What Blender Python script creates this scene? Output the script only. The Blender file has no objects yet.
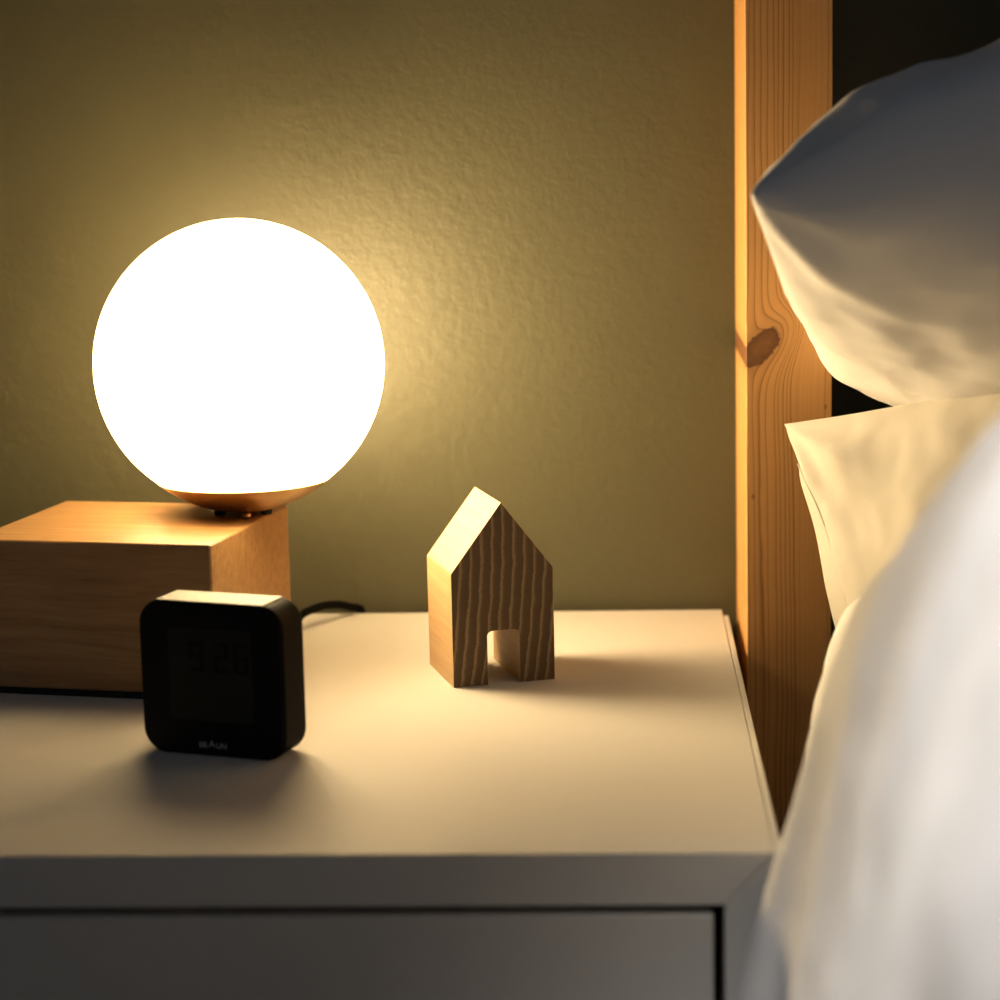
import bpy, bmesh, math, random
from mathutils import Vector, Matrix, noise
C = bpy.context.scene.collection
S = 0.3                      # metres per measuring unit
ZT = 0.55                    # height of the nightstand top in metres
random.seed(4)

# ------------------------------------------------------------------ camera maths
PITCH, ROLL, YAW, FPX = 0.1679, -0.0217, -0.0527, 2281.6
cy, sy, cp, sp = math.cos(YAW), math.sin(YAW), math.cos(PITCH), math.sin(PITCH)
FW = Vector((sy*cp, cy*cp, -sp)); R0 = Vector((cy, -sy, 0)); U0 = R0.cross(FW)
RT = math.cos(ROLL)*R0 + math.sin(ROLL)*U0
UP = -math.sin(ROLL)*R0 + math.cos(ROLL)*U0
EYE = Vector((0, 0, 1))
def at(px, py, Y):
    """measured point (in units) seen in direction px,py at the depth Y"""
    d = FW*FPX + RT*(px-500) - UP*(py-500)
    return EYE + d*(Y/d.y)
def W(p):
    return Vector((p[0]*S, p[1]*S, p[2]*S + ZT))

# ------------------------------------------------------------------ object helpers
def tag(o, label=None, cat=None, group=None, kind=None):
    if label: o['label'] = label
    if cat: o['category'] = cat
    if group: o['group'] = group
    if kind: o['kind'] = kind
    return o
def empty(name, loc, label, cat, rz=0, group=None):
    o = bpy.data.objects.new(name, None); C.objects.link(o)
    o.location = loc; o.rotation_euler = (0, 0, rz); o.empty_display_size = .05
    return tag(o, label, cat, group)
def link(name, bm, mat, parent=None, loc=(0, 0, 0), rz=0, smooth=None, bevel=0, seg=3):
    me = bpy.data.meshes.new(name); bm.normal_update(); bm.to_mesh(me); bm.free()
    o = bpy.data.objects.new(name, me); C.objects.link(o)
    if mat: me.materials.append(mat)
    if parent: o.parent = parent
    o.location = loc; o.rotation_euler = (0, 0, rz)
    if smooth is not None:
        for p in me.polygons: p.use_smooth = True
    if bevel:
        b = o.modifiers.new('bevel', 'BEVEL'); b.width = bevel; b.segments = seg; b.limit_method = 'ANGLE'
        b.angle_limit = math.radians(30); b.harden_normals = True
        for p in me.polygons: p.use_smooth = True
    return o
def box(bm, lo, hi, s=S):
    vs = [bm.verts.new((x*s, y*s, z*s)) for x in (lo[0], hi[0]) for y in (lo[1], hi[1]) for z in (lo[2], hi[2])]
    for f in ((0,1,3,2), (4,6,7,5), (0,4,5,1), (2,3,7,6), (0,2,6,4), (1,5,7,3)):
        bm.faces.new([vs[i] for i in f])
    bmesh.ops.recalc_face_normals(bm, faces=bm.faces)
    return bm
def prism(bm, pts, y0, y1, s=S):
    """polygon in XZ drawn out along Y"""
    a = [bm.verts.new((x*s, y0*s, z*s)) for x, z in pts]
    b = [bm.verts.new((x*s, y1*s, z*s)) for x, z in pts]
    n = len(pts)
    bm.faces.new(a); bm.faces.new(list(reversed(b)))
    for i in range(n): bm.faces.new((a[i], b[i], b[(i+1) % n], a[(i+1) % n]))
    bmesh.ops.recalc_face_normals(bm, faces=bm.faces)
    return bm
def lathe(bm, prof, n=64, s=S):
    rings = []
    for r, z in prof:
        if r < 1e-6: rings.append([bm.verts.new((0, 0, z*s))])
        else: rings.append([bm.verts.new((r*s*math.cos(2*math.pi*k/n), r*s*math.sin(2*math.pi*k/n), z*s)) for k in range(n)])
    for A, B in zip(rings, rings[1:]):
        for k in range(n):
            q = [A[k % len(A)], A[(k+1) % len(A)], B[(k+1) % len(B)], B[k % len(B)]]
            u = []
            for w in q:
                if w not in u: u.append(w)
            if len(u) > 2: bm.faces.new(u)
    bmesh.ops.recalc_face_normals(bm, faces=bm.faces)
    return bm
def tube(bm, pts, r, n=12):
    rings = []
    prev = Vector((0, 0, 1))
    for i, p in enumerate(pts):
        t = (pts[min(i+1, len(pts)-1)] - pts[max(i-1, 0)]).normalized()
        a = (prev - t*prev.dot(t)).normalized(); prev = a
        b = t.cross(a)
        rings.append([bm.verts.new(p + r*(a*math.cos(2*math.pi*k/n) + b*math.sin(2*math.pi*k/n))) for k in range(n)])
    for A, B in zip(rings, rings[1:]):
        for k in range(n): bm.faces.new((A[k], A[(k+1) % n], B[(k+1) % n], B[k]))
    bm.faces.new(rings[0]); bm.faces.new(rings[-1])
    bmesh.ops.recalc_face_normals(bm, faces=bm.faces)
    return bm
def catmull(P, n):
    """n points spread evenly along a smooth line through P"""
    P = [Vector(p) for p in P]; D = []
    for i in range(len(P)-1):
        p0 = P[max(i-1, 0)]; p1 = P[i]; p2 = P[i+1]; p3 = P[min(i+2, len(P)-1)]
        for k in range(24):
            t = k/24
            D.append(.5*((2*p1) + (p2-p0)*t + (2*p0-5*p1+4*p2-p3)*t*t + (3*p1-p0-3*p2+p3)*t**3))
    D.append(P[-1])
    L = [0]
    for a, b in zip(D, D[1:]): L.append(L[-1] + (b-a).length)
    out = []; j = 0
    for k in range(n):
        q = L[-1]*k/(n-1)
        while j < len(L)-2 and L[j+1] < q: j += 1
        f = (q-L[j])/max(L[j+1]-L[j], 1e-9)
        out.append(D[j].lerp(D[j+1], min(f, 1)))
    return out

# ------------------------------------------------------------------ materials
class NT:
    def __init__(s, name):
        s.m = bpy.data.materials.new(name); s.m.use_nodes = True
        s.t = s.m.node_tree; s.b = s.t.nodes['Principled BSDF']
    def n(s, kind, **kw):
        o = s.t.nodes.new(kind)
        for k, v in kw.items(): setattr(o, k, v)
        return o
    def l(s, a, b): s.t.links.new(a, b)
    def val(s, sock, v):
        if hasattr(v, 'is_linked') or isinstance(v, bpy.types.NodeSocket): s.l(v, sock)
        else: sock.default_value = v
    def math(s, op, a, b=0., c=None):
        o = s.n('ShaderNodeMath', operation=op)
        s.val(o.inputs[0], a); s.val(o.inputs[1], b)
        if c is not None: s.val(o.inputs[2], c)
        return o.outputs[0]
    def comb(s, x, y, z):
        o = s.n('ShaderNodeCombineXYZ')
        for i, v in enumerate((x, y, z)): s.val(o.inputs[i], v)
        return o.outputs[0]
    def xyz(s):
        tc = s.n('ShaderNodeTexCoord'); sp_ = s.n('ShaderNodeSeparateXYZ'); s.l(tc.outputs['Object'], sp_.inputs[0])
        return sp_.outputs[0], sp_.outputs[1], sp_.outputs[2]
    def obj(s): return s.n('ShaderNodeTexCoord').outputs['Object']
    def noise(s, vec, scale=1., detail=4., rough=.55):
        o = s.n('ShaderNodeTexNoise'); s.l(vec, o.inputs['Vector'])
        o.inputs['Scale'].default_value = scale; o.inputs['Detail'].default_value = detail; o.inputs['Roughness'].default_value = rough
        return o.outputs[0]
    def ramp(s, fac, stops):
        o = s.n('ShaderNodeValToRGB'); s.l(fac, o.inputs[0])
        e = o.color_ramp.elements
        while len(e) < len(stops): e.new(.5)
        for el, (p, c) in zip(e, stops): el.position = p; el.color = (*c, 1) if len(c) == 3 else c
        return o.outputs[0]
    def mix(s, fac, a, b, mode='MIX'):
        o = s.n('ShaderNodeMix', data_type='RGBA', blend_type=mode)
        s.val(o.inputs[0], fac)
        for i, v in ((6, a), (7, b)):
            if isinstance(v, tuple): o.inputs[i].default_value = (*v, 1)
            else: s.l(v, o.inputs[i])
        return o.outputs[2]
    def bump(s, h, strength, dist):
        o = s.n('ShaderNodeBump'); o.inputs['Strength'].default_value = strength; o.inputs['Distance'].default_value = dist
        s.l(h, o.inputs['Height']); s.l(o.outputs[0], s.b.inputs['Normal'])
    def set(s, color=None, rough=.5, spec=.5, metal=0.):
        if color is not None:
            if isinstance(color, tuple): s.b.inputs['Base Color'].default_value = (*color, 1)
            else: s.l(color, s.b.inputs['Base Color'])
        s.val(s.b.inputs['Roughness'], rough); s.b.inputs['Specular IOR Level'].default_value = spec
        s.b.inputs['Metallic'].default_value = metal
        return s.m

def m_wall():
    k = NT('olive_wall_paint'); o = k.obj()
    f = k.noise(o, 200, 3, .5); g = k.noise(o, 600, 2, .5); c = k.noise(o, 2.2, 3)
    col = k.mix(c, (.062, .059, .030), (.071, .067, .035))
    h = k.math('ADD', k.math('MULTIPLY', f, 1.), k.math('MULTIPLY', g, .35))
    k.bump(h, .42, .0010)
    return k.set(col, .48, .5)
def m_white():
    k = NT('white_lacquer'); o = k.obj()
    c = k.noise(o, 9, 4)
    col = k.mix(c, (.53, .515, .49), (.56, .545, .52))
    k.bump(k.noise(o, 900, 2), .06, .0004)
    return k.set(col, .58, .28)
def m_plain(name, col, rough=.5, spec=.5, metal=0., bump=None):
    k = NT(name); o = k.obj()
    c = k.noise(o, 60, 3)
    col2 = k.mix(c, tuple(v*.92 for v in col), tuple(min(v*1.06, 1) for v in col))
    if bump: k.bump(k.noise(o, bump[0], 3), bump[1], bump[2])
    return k.set(col2, rough, spec, metal)
def m_block():
    k = NT('oiled_rubberwood'); x, y, z = k.xyz()
    w = k.math('MULTIPLY', k.noise(k.comb(k.math('MULTIPLY', x, 6.), k.math('MULTIPLY', y, 14.), k.math('MULTIPLY', z, 14.)), 1., 2), .03)
    v = k.comb(k.math('MULTIPLY', x, 9.), k.math('MULTIPLY', k.math('ADD', y, w), 190.), k.math('MULTIPLY', k.math('ADD', z, w), 190.))
    n1 = k.noise(v, 1., 5, .6)
    base = k.ramp(n1, [(.28, (.24, .125, .048)), (.5, (.33, .185, .075)), (.72, (.40, .24, .105))])
    v2 = k.comb(k.math('MULTIPLY', x, 38.), k.math('MULTIPLY', y, 420.), k.math('MULTIPLY', z, 420.))
    pores = k.ramp(k.noise(v2, 1., 2), [(.62, (0, 0, 0)), (.70, (1, 1, 1))])
    col = k.mix(k.math('MULTIPLY', pores, .35), base, (.13, .06, .022))
    return k.set(col, .42, .45)
def m_house():
    k = NT('oak_shaded_end_grain'); x, y, z = k.xyz()
    zz = k.math('SUBTRACT', z, .034)
    bend = k.math('MULTIPLY', k.math('MULTIPLY', zz, zz), .9)
    tilt = k.math('MULTIPLY', z, -.10)
    wob = k.math('MULTIPLY', k.noise(k.comb(k.math('MULTIPLY', x, 90.), 0., k.math('MULTIPLY', z, 70.)), 1., 2), .0030)
    g = k.math('ADD', k.math('ADD', k.math('ADD', x, bend), tilt), wob)
    saw = k.math('FRACT', k.math('MULTIPLY', g, 172.))
    jit = k.noise(k.comb(k.math('MULTIPLY', x, 900.), k.math('MULTIPLY', y, 30.), k.math('MULTIPLY', z, 650.)), 1., 2)
    line = k.ramp(k.math('ADD', saw, k.math('MULTIPLY', k.math('SUBTRACT', jit, .5), .25)),
                  [(0., (.1, .1, .1)), (.10, (.85, .85, .85)), (.20, (.9, .9, .9)), (.32, (.25, .25, .25)), (.5, (.05, .05, .05)), (1., (0, 0, 0))])
    ray = k.noise(k.comb(k.math('MULTIPLY', x, 60.), k.math('MULTIPLY', y, 25.), k.math('MULTIPLY', z, 1500.)), 1., 2)
    shade_dark = k.mix(ray, (.062, .033, .013), (.095, .053, .022))  # gable brown darkened to carry the shade of the unlit front
    xl, yl, zl = x, y, z
    face = k.n('ShaderNodeNewGeometry'); tco = k.n('ShaderNodeTexCoord'); sn = k.n('ShaderNodeSeparateXYZ'); k.l(tco.outputs['Normal'], sn.inputs[0])
    endg = k.math('POWER', k.math('ABSOLUTE', sn.outputs[1]), 4.)     # end grain on the gable faces, with shade painted into its brown
    grain = k.noise(k.comb(k.math('MULTIPLY', x, 260.), k.math('MULTIPLY', y, 12.), k.math('MULTIPLY', z, 260.)), 1., 4)
    side = k.ramp(grain, [(.3, (.42, .27, .13)), (.7, (.50, .34, .18))])
    gable = k.mix(line, shade_dark, (.25, .17, .085))
    col = k.mix(endg, side, gable)
    k.t.nodes.remove(face)
    return k.set(col, .55, .35)
def m_pine(ox, oy, oz, knots):
    """knots: (x, z, rx, rz) measured on the front face of the post, in metres from the post's own base"""
    k = NT('knotty_pine'); x, y, z = k.xyz()
    g = k.math('ADD', x, k.math('MULTIPLY', k.noise(k.comb(0., 0., k.math('MULTIPLY', z, 5.)), 1., 2), .010))
    g = k.math('ADD', g, k.math('MULTIPLY', y, .25))
    kn = None
    for (a, b, rx, rz, big) in knots:
        dx = k.math('SUBTRACT', x, a); dz = k.math('SUBTRACT', z, b)
        dzs = k.math('SUBTRACT', dz, k.math('MULTIPLY', dx, .62))
        q = k.math('ADD', k.math('POWER', k.math('ABSOLUTE', k.math('DIVIDE', dx, rx)), 2.), k.math('POWER', k.math('ABSOLUTE', k.math('DIVIDE', dzs, rz)), 2.))
        if big:
            e = k.math('EXPONENT', k.math('MULTIPLY', q, -.42))
            g = k.math('SUBTRACT', g, k.math('MULTIPLY', k.math('MULTIPLY', dx, e), 1.15))
            g = k.math('SUBTRACT', g, k.math('MULTIPLY', e, .006))
        nz = k.math('MULTIPLY', k.noise(k.comb(k.math('MULTIPLY', x, 260.), 0., k.math('MULTIPLY', z, 300.)), 1., 3), .9)
        qq = k.math('ADD', q, k.math('SUBTRACT', nz, .45))
        f = k.ramp(qq, [(0., (.88, .88, .88)), (.45, (.95, .95, .95)), (.68, (1, 1, 1)), (1., (.12, .12, .12))]) if big else \
            k.ramp(qq, [(.5, (1, 1, 1)), (.9, (0, 0, 0))])
        if big:
            halo = k.math('MULTIPLY', k.math('EXPONENT', k.math('MULTIPLY', q, -.45)), .45)
            f = k.math('MAXIMUM', f, halo)
        kn = f if kn is None else k.math('MAXIMUM', kn, f)
    ph = k.math('ADD', k.math('MULTIPLY', g, 330.), k.math('MULTIPLY', k.noise(k.comb(k.math('MULTIPLY', g, 70.), 0., k.math('MULTIPLY', z, 1.)), 1., 2), 5.))
    ph = k.math('ADD', ph, k.math('MULTIPLY', k.noise(k.comb(k.math('MULTIPLY', x, 60.), 0., k.math('MULTIPLY', z, 18.)), 1., 2), .5))
    lines = k.ramp(k.math('FRACT', ph), [(0., (0, 0, 0)), (.5, (.04, .04, .04)), (.78, (.35, .35, .35)), (.9, (1, 1, 1)), (.97, (.6, .6, .6)), (1., (0, 0, 0))])
    tx = k.math('ADD', k.math('MULTIPLY', g, 1/.047), .5)
    mask = k.ramp(tx, [(0., (.8, .8, .8)), (.38, (1, 1, 1)), (.46, (.12, .12, .12)), (.72, (.12, .12, .12)), (.79, (.9, .9, .9)), (.86, (.35, .35, .35)), (.94, (.7, .7, .7)), (1., (.5, .5, .5))])
    lines = k.math('MULTIPLY', lines, mask)
    broad = k.noise(k.comb(k.math('MULTIPLY', g, 45.), 0., k.math('MULTIPLY', z, 1.3)), 1., 2)
    base = k.mix(broad, (.64, .315, .092), (.74, .41, .15))
    col = k.mix(k.math('MULTIPLY', lines, .95), base, (.20, .065, .011))
    fine = k.noise(k.comb(k.math('MULTIPLY', x, 900.), k.math('MULTIPLY', y, 900.), k.math('MULTIPLY', z, 25.)), 1., 3)
    col = k.mix(k.math('MULTIPLY', fine, .16), col, (.72, .44, .17))
    sp_ = k.ramp(k.noise(k.comb(k.math('MULTIPLY', x, 130.), k.math('MULTIPLY', y, 130.), k.math('MULTIPLY', z, 75.)), 1., 1), [(.775, (0, 0, 0)), (.80, (1, 1, 1))])
    col = k.mix(k.math('MULTIPLY', sp_, .6), col, (.22, .085, .02))
    col = k.mix(k.math('MULTIPLY', kn, .93), col, k.mix(k.noise(k.obj(), 240, 3), (.055, .016, .004), (.155, .050, .012)))
    return k.set(col, .5, .4)
def m_cloth(name, col, weave=1500, sheen=.15):
    k = NT(name); o = k.obj()
    c = k.noise(o, 14, 3)
    col2 = k.mix(c, tuple(v*.97 for v in col), col)
    h = k.math('ADD', k.math('MULTIPLY', k.noise(o, weave, 2), .12), k.math('MULTIPLY', k.noise(o, 30, 3), 1.))
    k.bump(h, .18, .004)
    m = k.set(col2, .85, .2)
    k.b.inputs['Sheen Weight'].default_value = sheen
    return m
def m_emit(name, col, strength):
    k = NT(name)
    k.b.inputs['Emission Color'].default_value = (*col, 1); k.b.inputs['Emission Strength'].default_value = strength
    k.set((.9, .87, .8), .3)
    tr = k.n('ShaderNodeBsdfTransparent'); mx = k.n('ShaderNodeMixShader'); mx.inputs[0].default_value = .35
    out = [n for n in k.t.nodes if n.type == 'OUTPUT_MATERIAL'][0]
    k.l(k.b.outputs[0], mx.inputs[1]); k.l(tr.outputs[0], mx.inputs[2]); k.l(mx.outputs[0], out.inputs[0])
    return k.m

WALL = m_wall(); WHITE = m_white(); BLOCK = m_block(); HOUSE = m_house()
BRASS = m_plain('brushed_bronze', (.62, .37, .15), .34, .5, 1., (300, .05, .001))
BLACK = m_plain('black_plastic', (.003, .003, .003), .6, .05, 0., (1600, .05, .0003))
RUBBER = m_plain('black_rubber', (.008, .008, .008), .7, .3)
CORD = m_plain('black_cable_sheath', (.003, .003, .003), .8, .06)
LCD = m_plain('lcd_glass', (.013, .014, .010), .4, .15)
GLOSS = m_plain('satin_black_bar', (.006, .006, .006), .52, .32)
FACE = m_plain('matt_black_panel', (.003, .003, .003), .5, .12)
SEG = m_plain('lcd_segment', (.004, .004, .0035), .5, .15)
PRINT = m_plain('grey_print', (.38, .38, .38), .5, .4)
GLOBE = m_emit('opal_glass_glow', (1., .71, .34), 5.2/.65)
DARK = m_plain('drawer_shadow_board', (.10, .10, .10), .8, .2)
PILLOW = m_cloth('cream_cotton', (.60, .57, .51))
LINEN = m_cloth('grey_white_cotton', (.80, .785, .78))
DUVETM = m_cloth('white_duvet_cotton', (.78, .775, .775), 1200)
MATT = m_cloth('mattress_ticking', (.70, .69, .67), 900)
FLOORM = m_plain('dark_floor_boards', (.12, .075, .04), .5, .4)

# ------------------------------------------------------------------ setting
YW = 4.56
bm = bmesh.new(); box(bm, (-9, YW, -ZT/S), (9, YW+.4, 7.2))
tag(link('wall_back', bm, WALL, loc=(0, 0, ZT)), kind='structure')
bm = bmesh.new(); box(bm, (-9, -6, -ZT/S-.3), (9, YW, -ZT/S))
tag(link('floor', bm, FLOORM, loc=(0, 0, ZT)), kind='structure')

# ------------------------------------------------------------------ nightstand
YF, YB, XR, XL = 2.9947, 4.5338, .2064, -1.45
TH = .0750
ns = empty('nightstand', W(((XL+XR)/2, (YF+YB)/2, -ZT/S)), 'white lacquered nightstand with one wide drawer beside the bed', 'nightstand')
oc = Vector(((XL+XR)/2, (YF+YB)/2, -ZT/S))
def nsp(name, bm, mat, bevel=.0008, parent=ns):
    o = link(name, bm, mat, parent, bevel=bevel)
    return o
def rel(p): return (p[0]-oc.x, p[1]-oc.y, p[2]-oc.z)
H = ZT/S
X1, X0 = XR-oc.x, XL-oc.x
def q(pts): return [(x, z+H) for x, z in pts]
bm = bmesh.new(); prism(bm, q([(X0, 0), (X1, 0), (X1-.069+.0004, -TH), (X0+TH-.0015, -TH)]), YF-oc.y, YB-oc.y)
nsp('top_panel', bm, WHITE, .0007)
bm = bmesh.new(); prism(bm, q([(X1+.0004, -.0009), (X1+.0105, -.0009), (X1+.0105, -H), (X1-.069, -H), (X1-.069, -TH-.0004)]), YF-oc.y, YB-.05-oc.y)
nsp('side_panel', bm, WHITE, .0006)
bm = bmesh.new(); prism(bm, q([(X0-.0015, -.0009), (X0-.0105, -.0009), (X0-.0105, -H), (X0+TH, -H), (X0+TH, -TH-.0015)]), YF-oc.y, YB-.05-oc.y)
nsp('side_panel', bm, WHITE, .0006)
bm = bmesh.new(); box(bm, (X0+TH, YB-oc.y-.06, .1), (X1-TH, YB-oc.y-.03, H-TH))
nsp('back_panel', bm, WHITE)
bm = bmesh.new(); box(bm, (X0+TH, YF-oc.y+.03, .1), (X1-TH, YB-oc.y-.06, .16))
nsp('bottom_panel', bm, WHITE)
GAP = .0150
zt = H-TH-GAP
dr = nsp('drawer', box(bmesh.new(), (X0+TH+GAP, YF-oc.y+.002, .18), (X1-.069-GAP, YF-oc.y+.06, zt)), WHITE, .0009)
nsp('drawer_box', box(bmesh.new(), (X0+TH+.05, YF-oc.y+.06, .22), (X1-TH-.05, YB-oc.y-.12, zt-.08)), DARK, .0006, dr)

# ------------------------------------------------------------------ wooden block
BX, BY, BT, BD, BL, BH = -.7016, 3.8221, -.1912, .4078, .453, .2791
blk = empty('wooden_block', W((BX, BY, 0)), 'long oiled wooden block under the glowing globe lamp', 'wooden block', BT)
bm = bmesh.new(); box(bm, (-BL, 0, .012), (0, BD, BH)); link('block_body', bm, BLOCK, blk, bevel=.0016)
bm = bmesh.new(); box(bm, (-BL+.006, .004, 0), (-.006, BD-.006, .012)); link('base_pad', bm, RUBBER, blk)

# ------------------------------------------------------------------ globe lamp
SX, SY, SZ, SR = -.693, 4.15, .5555, .266
lz = BH
lamp = empty('globe_lamp', W((SX, SY, lz)), 'glowing round opal globe lamp with bronze base on the wooden block', 'lamp')
cz = SZ-lz
bm = bmesh.new(); bmesh.ops.create_uvsphere(bm, u_segments=96, v_segments=64, radius=SR*S)
link('globe_shade', bm, GLOBE, lamp, loc=(0, 0, cz*S), smooth=1)
a1 = math.asin(.161/.268)
def drop(k): return .006*(1-(k/16)**2)
prof = [(0, cz-.2668)] + [(.2668*math.sin(a1*k/16), cz-.2668*math.cos(a1*k/16)) for k in range(1, 17)]
prof += [(.2680*math.sin(a1*k/16), cz-.2680*math.cos(a1*k/16)-drop(k)) for k in range(16, 0, -1)] + [(0, cz-.2740)]
bm = bmesh.new(); lathe(bm, prof, 96); cup = link('base_cup', bm, BRASS, lamp, smooth=1)
m_ = cup.modifiers.new('split', 'EDGE_SPLIT'); m_.split_angle = math.radians(50)
for k in range(3):
    t = math.radians(-30 + 120*k)
    bm = bmesh.new(); lathe(bm, [(0, 0), (.009, 0), (.0105, .002), (.0105, .008), (0, .009)], 20)
    link('foot', bm, RUBBER, lamp, loc=(.05*S*math.cos(t), .05*S*math.sin(t), 0), smooth=1)
bm = bmesh.new(); lathe(bm, [(0, .001), (.008, .001), (.0095, .003), (.0095, .007), (.008, .010), (0, .011)], 20)
link('screw', bm, BRASS, lamp, loc=(.012*S, -.066*S, 0), smooth=1)
# power cord: out of the base, down behind the block, over the rear edge of the nightstand
o_ = W((SX, SY, lz))
pts = [W(p) for p in [(SX-.10, SY+.10, .300), (SX-.12, 4.31, .292), (SX-.10, 4.345, .20), (SX-.02, 4.36, .05)]]
pts += [W(p) for p in [at(288, 622, 4.36), at(305, 612.5, 4.40), at(322, 606, 4.45), at(338, 604.5, 4.49), at(352, 607.5, 4.525), at(362, 612, 4.543)]]
e = W(at(366, 616, 4.546)); pts += [Vector((e.x, e.y, ZT-.03)), Vector((e.x+.004, e.y, ZT-.12)), Vector((e.x, e.y, ZT-.3))]
pts = catmull([p-o_ for p in pts], 120)
bm = bmesh.new(); tube(bm, pts, .0084*S, 14); link('power_cord', bm, CORD, lamp, smooth=1)

# ------------------------------------------------------------------ toy house
HX, HY, HT, HW, HD, HE, HA, D1, D2, DH = -.2956, 3.9116, .3097, .1871, .1855, .2052, .3273, .0638, .1218, .097
bm = bmesh.new()
r_ = .008
prism(bm, [(0, 0), (D1, 0), (D1, DH-r_), (D1+r_*.3, DH-r_*.3), (D1+r_, DH), (D2-r_, DH), (D2-r_*.3, DH-r_*.3), (D2, DH-r_), (D2, 0), (HW, 0), (HW, HE), (HW/2, HA), (0, HE)], 0, HD)
hs = link('toy_house', bm, HOUSE, loc=W((HX, HY, 0)), rz=HT, bevel=.0005, seg=2)
tag(hs, 'small solid wooden house with a cut-out doorway standing on the white nightstand', 'ornament')

# ------------------------------------------------------------------ alarm clock
CX, CY, CT, CW, CH, CD = -.5265, 3.4455, -.311, .2546, .25, .080
clk = empty('alarm_clock', W((CX, CY, 0)), 'small square black digital alarm clock in front of the wooden block', 'clock', CT)
def rrect(x0, z0, x1, z1, r, n=8):
    P = []
    for cx, cz_, a in ((x1-r, z0+r, -90), (x1-r, z1-r, 0), (x0+r, z1-r, 90), (x0+r, z0+r, 180)):
        for k in range(n+1):
            t = math.radians(a + 90*k/n); P.append((cx+r*math.cos(t), cz_+r*math.sin(t)))
    return P
bm = bmesh.new(); prism(bm, rrect(-CW, 0, 0, CH, .040), 0, CD)
link('clock_case', bm, BLACK, clk, bevel=.0022, seg=4)
SCX0, SCX1, SCZ0, SCZ1 = -.2015, -.054, .058, .208
bm = bmesh.new(); prism(bm, rrect(SCX0, SCZ0, SCX1, SCZ1, .006, 4), -.0014, .004)
tp = bmesh.new(); box(tp, (-CW+.032, .002, CH-.008), (-.032, CD-.004, CH+.0010)); link('snooze_bar', tp, GLOSS, clk, bevel=.0004)
pan = bmesh.new(); prism(pan, rrect(-CW+.004, .004, -.004, CH-.004, .037), -.0008, .003); link('front_panel', pan, FACE, clk)
scr = link('display', bm, LCD, clk)
def seven(bm, ch, x, z, w, h, t):
    segs = {'9': 'abcdfg', '2': 'abged', '6': 'acdefg'}[ch]
    R_ = {'a': (0, h-t, w, h), 'd': (0, 0, w, t), 'g': (0, h/2-t/2, w, h/2+t/2), 'f': (0, h/2, t, h), 'b': (w-t, h/2, w, h), 'e': (0, 0, t, h/2), 'c': (w-t, 0, w, h/2)}
    for s_ in segs:
        a, b, c, d = R_[s_]; g = t*.08
        box(bm, (x+a+g, -.0020, z+b+g), (x+c-g, -.0013, z+d-g))
for ch, x in (('9', -.164), ('2', -.120), ('6', -.0855)):
    bm = bmesh.new(); seven(bm, ch, x, .138, .026, .050, .0080); link('digit', bm, SEG, scr)
def text(name, s_, size, mat, parent, loc, rot):
    cu = bpy.data.curves.new(name, 'FONT'); cu.body = s_; cu.size = size; cu.align_x = 'CENTER'; cu.align_y = 'CENTER'; cu.extrude = .00008
    tmp = bpy.data.objects.new(name, cu); C.objects.link(tmp)
    bpy.context.view_layer.update()
    me = bpy.data.meshes.new_from_object(tmp.evaluated_get(bpy.context.evaluated_depsgraph_get()))
    C.objects.unlink(tmp); bpy.data.objects.remove(tmp)
    o = bpy.data.objects.new(name, me); C.objects.link(o); me.materials.clear(); me.materials.append(mat)
    o.parent = parent; o.location = loc; o.rotation_euler = rot
    return o
zc = .0185
text('maker_lettering', 'BR', .0040, PRINT, clk, ((-.1365)*S, -.0018*S, zc*S), (math.pi/2, 0, 0))
bpy.data.objects['maker_lettering'].location.x = -.1455*S
text('maker_lettering', 'A', .0050, PRINT, clk, (-.1300*S, -.0018*S, (zc+.0022)*S), (math.pi/2, 0, 0))
text('maker_lettering', 'UN', .0040, PRINT, clk, (-.1130*S, -.0018*S, zc*S), (math.pi/2, 0, 0))

# ------------------------------------------------------------------ bed frame with its post
PX1, PX2, PYF, PYB = .2373, .3942, 4.1959, YW-.002
po = Vector(((PX1+PX2)/2, (PYF+PYB)/2, -H))
k1 = (at(763, 348, PYF)-po)*S; k2 = (at(804, 322, PYF)-po)*S
PINE = m_pine(0, 0, 0, [(k1.x-.0012, k1.z, .0120, .0098, True), (k2.x, k2.z, .0018, .0022, False)])
bed = empty('bed_frame', W(po), 'tall knotty pine post of the bed frame standing against the olive wall', 'bed frame')
bm = bmesh.new(); box(bm, (PX1-po.x, PYF-po.y, 0), (PX2-po.x, PYB-po.y, H+3.2)); link('post', bm, PINE, bed, bevel=.0006)
RAIL = -1.15
bm = bmesh.new(); box(bm, (PX1-po.x+.02, -3.6-po.y+2.2, H+RAIL-.4), (PX1-po.x+.11, PYF-po.y, H+RAIL+.12)); link('side_rail', bm, PINE, bed, bevel=.0012)
bm = bmesh.new(); box(bm, (PX1-po.x+.11, -3.6-po.y+2.2, H+RAIL-.06), (3.2, PYF-po.y, H+RAIL)); link('bed_base', bm, PINE, bed, bevel=.0012)
bm = bmesh.new(); box(bm, (PX1-po.x+.02, -3.6-po.y+2.1, 0), (PX1-po.x+.2, -3.6-po.y+2.25, H+RAIL+.12)); link('leg', bm, PINE, bed, bevel=.0012)
bm = bmesh.new(); box(bm, (3.0, -3.6-po.y+2.1, 0), (3.2, -3.6-po.y+2.25, H+RAIL+.12)); link('leg', bm, PINE, bed, bevel=.0012)
bm = bmesh.new(); box(bm, (3.0, PYF-po.y-.2, 0), (3.2, PYF-po.y, H+RAIL+.12)); link('leg', bm, PINE, bed, bevel=.0012)
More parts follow.
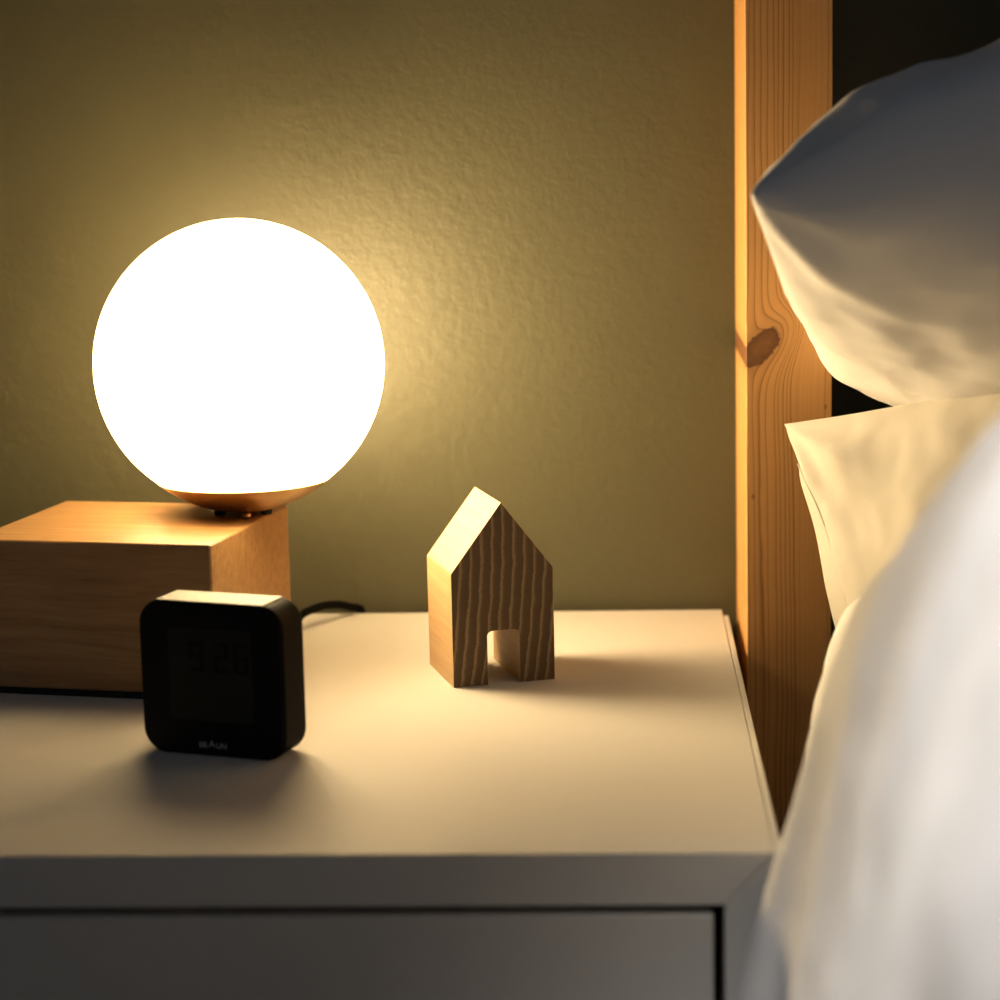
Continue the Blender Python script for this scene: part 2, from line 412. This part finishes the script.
# mattress
MT = -.36
bm = bmesh.new(); box(bm, (.44, -1.3, RAIL), (3.3, PYF-.03, MT))
tag(link('mattress', bm, MATT, loc=(0, 0, ZT), bevel=.03, seg=5), 'thick pale mattress on the bed frame beneath the duvet', 'mattress')

# ------------------------------------------------------------------ pillows
def fbm(p, s): return noise.fractal(Vector(p)*s, 1., 2., 4)
def pillow_fn(La, Lb, T, pinch=.06, seed=0, wr=.012, p=.44, sag=.02, endp=None):
    endp = pinch if endp is None else endp
    """a stuffed pillowcase as a point function: x along La, y along Lb, z thick; units"""
    def fn(side, u, v):
        x = La/2*u*(1-endp*(1-v*v)*abs(u)); y = Lb/2*v*(1-pinch*(1-u*u)*abs(v))
        f = max((1-u*u)*(1-v*v), 0)**p
        pr = Vector((x+seed*3.1, y-seed*1.7, side*.7))
        h = T/2*f + f*wr*2.2*fbm(pr, 3.0) + min(f*3, 1)*wr*.8*fbm(pr+Vector((5, 0, 0)), 7.5)
        for cu_ in (-1, 1):                       # creases running out of the corners
            for cv in (-1, 1):
                du, dv = abs(u-cu_)*La, abs(v-cv)*Lb
                rr = math.hypot(du, dv); an = math.atan2(dv, du+1e-6)
                h += wr*1.2*math.exp(-(rr/.50)**2)*min(rr*5, 1)*math.sin(an*8+seed*2+side)*f**.3
        e = fbm((x*1.0+seed, y, 0), 2.2)*sag
        return Vector((x, y, side*max(h, 0)+e))
    return fn
def pillow_mesh(fn, n=96, m=72):
    bm = bmesh.new(); G = {}
    for side in (1, -1):
        for i in range(n+1):
            for j in range(m+1):
                u = -math.cos(math.pi*i/n)*.6 + (2*i/n-1)*.4; v = -math.cos(math.pi*j/m)*.6 + (2*j/m-1)*.4
                if side == -1 and (i in (0, n) or j in (0, m)): G[(-1, i, j)] = G[(1, i, j)]; continue
                G[(side, i, j)] = bm.verts.new(fn(side, u, v)*S)
    for side in (1, -1):
        for i in range(n):
            for j in range(m):
                f = [G[(side, i, j)], G[(side, i+1, j)], G[(side, i+1, j+1)], G[(side, i, j+1)]]
                if side < 0: f.reverse()
                try: bm.faces.new(f)
                except ValueError: pass
    bmesh.ops.recalc_face_normals(bm, faces=bm.faces)
    return bm
def flange_mesh(fn, side, v0, v1, width, n=5, m=60):
    """the flat open hem of the case standing out past the stuffed end"""
    bm = bmesh.new(); G = {}
    for i in range(n+1):
        for j in range(m+1):
            t = j/m; v = v0+(v1-v0)*t
            wd = width*max(math.sin(math.pi*min(max(t, .01), .99)), 0)**.45
            p_ = fn(side, -1, v); k_ = i/n
            p_.x += .012 - (wd+.012)*k_; p_.z += side*(.034 - .036*k_) + .004*math.sin(v*9)*k_
            G[i, j] = bm.verts.new(p_*S)
    for i in range(n):
        for j in range(m): bm.faces.new((G[i, j], G[i+1, j], G[i+1, j+1], G[i, j+1]))
    return bm
def place(o, corner, ea, eb, La, Lb, kids=()):
    """lay local x along ea and y along eb (cloth may skew), corner (-1,-1) at the measured point"""
    a = Vector(ea).normalized(); b = Vector(eb).normalized(); c = a.cross(b).normalized()
    M = Matrix((a, b, c)).transposed().to_4x4()
    o.data.transform(M)
    for k_ in kids: k_.data.transform(M)
    o.location = W(Vector(corner) + a*La/2 + b*Lb/2)
La, Lb = 1.9, .98
f1 = pillow_fn(La, Lb, .69, .05, 1, .0115, .42, .022, -.012)
o = link('pillow', pillow_mesh(f1), LINEN, smooth=1)
place(o, at(750, 193, 3.42), (.93, -.26, .235), (.205, .85, -.355), La, Lb)
tag(o, 'plump grey-white upper pillow lying in shade on top of the cream pillow', 'pillow', 'pillows on the bed')
La, Lb = 1.15, .86
f2 = pillow_fn(La, Lb, .32, .07, 2, .012, .44, .02)
o = link('pillow', pillow_mesh(f2), PILLOW, smooth=1)
hem = link('hem', flange_mesh(f2, -1, -.82, .62, .052, 10, 120), PILLOW, o, smooth=1)
so = hem.modifiers.new('thick', 'SOLIDIFY'); so.thickness = .0012; so.offset = 0; so.use_rim = True
place(o, at(786, 424, 4.0), (.72, -.62, .285), (.235, -.33, -.92), La, Lb, [hem])
tag(o, 'lamplit cream lower pillow leaning by the pine post', 'pillow', 'pillows on the bed')

# ------------------------------------------------------------------ duvet
SEC = [
 (3.62, [(815, 880), (822, 760), (830, 680), (840, 618), (862, 592), (930, 572), (1150, 560), (1700, 560)]),
 (3.35, [(795, 980), (802, 850), (812, 745), (830, 668), (852, 620), (900, 582), (1100, 545), (1750, 545)]),
 (3.08, [(792, 1080), (792, 930), (792, 820), (812, 735), (843, 645), (885, 575), (990, 510), (1150, 495), (1850, 495)]),
 (2.93, [(722, 1090), (742, 1000), (766, 920), (787, 840), (812, 745), (846, 645), (888, 568), (980, 500), (1150, 482), (1900, 482)]),
 (2.83, [(775, 1090), (788, 1000), (806, 900), (822, 800), (836, 715), (856, 635), (893, 560), (975, 487), (1150, 462), (1900, 462)]),
 (2.60, [(772, 1090), (790, 1000), (810, 900), (828, 800), (846, 715), (870, 630), (906, 545), (980, 460), (1150, 430), (1950, 430)]),
 (2.35, [(770, 1200), (808, 1000), (832, 860), (856, 740), (885, 630), (924, 530), (995, 435), (1150, 402), (2100, 402)]),
 (2.10, [(790, 1250), (830, 1000), (858, 850), (888, 720), (925, 600), (963, 500), (1020, 410), (1180, 380), (2300, 380)]),
 (1.70, [(830, 1350), (880, 1000), (922, 820), (970, 660), (1030, 520), (1110, 440), (1300, 410), (2700, 410)]),
 (1.20, [(960, 1700), (1020, 1100), (1090, 800), (1180, 620), (1300, 520), (1600, 480), (3500, 480)]),
]
NU, NV = 110, 150
cols = []
for Y, P in SEC:
    cols.append(catmull([at(px, py, Y) for px, py in P], NU))
grid = []
for i in range(NU):
    row = catmull([c[i] for c in cols], NV)
    for p in row:                                  # the head end is tucked down in front of the leaning pillow
        lim = max(3.72 - .80*max(p.x-.36, 0), 2.9)
        if p.y > lim:
            d_ = p.y-lim; p.y = lim + d_*.10; p.z -= d_*.45
    grid.append(row)
bm = bmesh.new()
V = [[None]*NV for _ in range(NU)]
for i in range(NU):
    for j in range(NV):
        p = grid[i][j]
        du = grid[min(i+1, NU-1)][j]-grid[max(i-1, 0)][j]; dv = grid[i][min(j+1, NV-1)]-grid[i][max(j-1, 0)]
        nn = du.cross(dv).normalized()
        if nn.x > 0 and i < NU*.6: nn = -nn
        if nn.z < 0 and i >= NU*.6: nn = -nn
        s_ = i/(NU-1)
        yy = p.y
        w = .007*math.sin(yy*13 + 2.2*s_ + 1.5*noise.noise(Vector((yy*2, s_*3, 0)))) + .004*math.sin(yy*27 - 3*s_ + 2*noise.noise(Vector((yy*3, s_*4, 4))))
        w *= (1-.55*s_)
        w += .010*fbm((p.x, p.y, p.z), 4.)
        V[i][j] = bm.verts.new((p + nn*w)*S)
for i in range(NU-1):
    for j in range(NV-1):
        bm.faces.new((V[i][j], V[i+1][j], V[i+1][j+1], V[i][j+1]))
bm.normal_update()
if sum(f.normal.x for f in bm.faces if f.calc_center_median().x < .3*S) > 0:      # cloth faces outwards
    bmesh.ops.reverse_faces(bm, faces=bm.faces[:])
dv_ = link('duvet', bm, DUVETM, loc=(0, 0, ZT), smooth=1)
so = dv_.modifiers.new('thick', 'SOLIDIFY'); so.thickness = .02; so.offset = -1
tag(dv_, 'white crumpled duvet heaped over the near side of the bed', 'duvet')

# ------------------------------------------------------------------ light
w = bpy.data.worlds.new('room_dusk'); bpy.context.scene.world = w; w.use_nodes = True
bg = w.node_tree.nodes['Background']; bg.inputs[0].default_value = (.85, .94, 1.10, 1); bg.inputs[1].default_value = .052
def spot(name, loc, target, power, col, size, blend, rad):
    l = bpy.data.lights.new(name, 'SPOT'); l.energy = power; l.color = col; l.spot_size = math.radians(size); l.spot_blend = blend; l.shadow_soft_size = rad
    o = bpy.data.objects.new(name, l); C.objects.link(o); o.location = W(loc)
    o.rotation_euler = (W(target)-W(loc)).to_track_quat('-Z', 'Y').to_euler()
    return o
spot('duvet_fill_spot', (.1, .2, 3.0), (.54, 1.86, .1), 84, (1., .945, .885), 31, 1., .10)  # added spot out of view, there only to brighten the duvet
spot('globe_side_spot', (SX, SY, SZ), (SX+1, SY-.15, SZ), 22., (1., .725, .38), 180, 1., .045)  # one-sided spot added inside the globe to brighten what lies to its right

# ------------------------------------------------------------------ camera
cam = bpy.data.cameras.new('camera'); co = bpy.data.objects.new('camera', cam); C.objects.link(co)
M = Matrix((RT, UP, -FW)).transposed().to_4x4(); M.translation = W(EYE); co.matrix_world = M
cam.sensor_width = 36; cam.lens = 36*FPX/1000; cam.clip_start = .01
cam.dof.use_dof = True; cam.dof.focus_distance = 4.0*S; cam.dof.aperture_fstop = (cam.lens/1000)/(.048*S)
sc = bpy.context.scene; sc.camera = co
sc.view_settings.view_transform = 'Standard'; sc.view_settings.look = 'None'; sc.view_settings.exposure = 0; sc.view_settings.gamma = 1
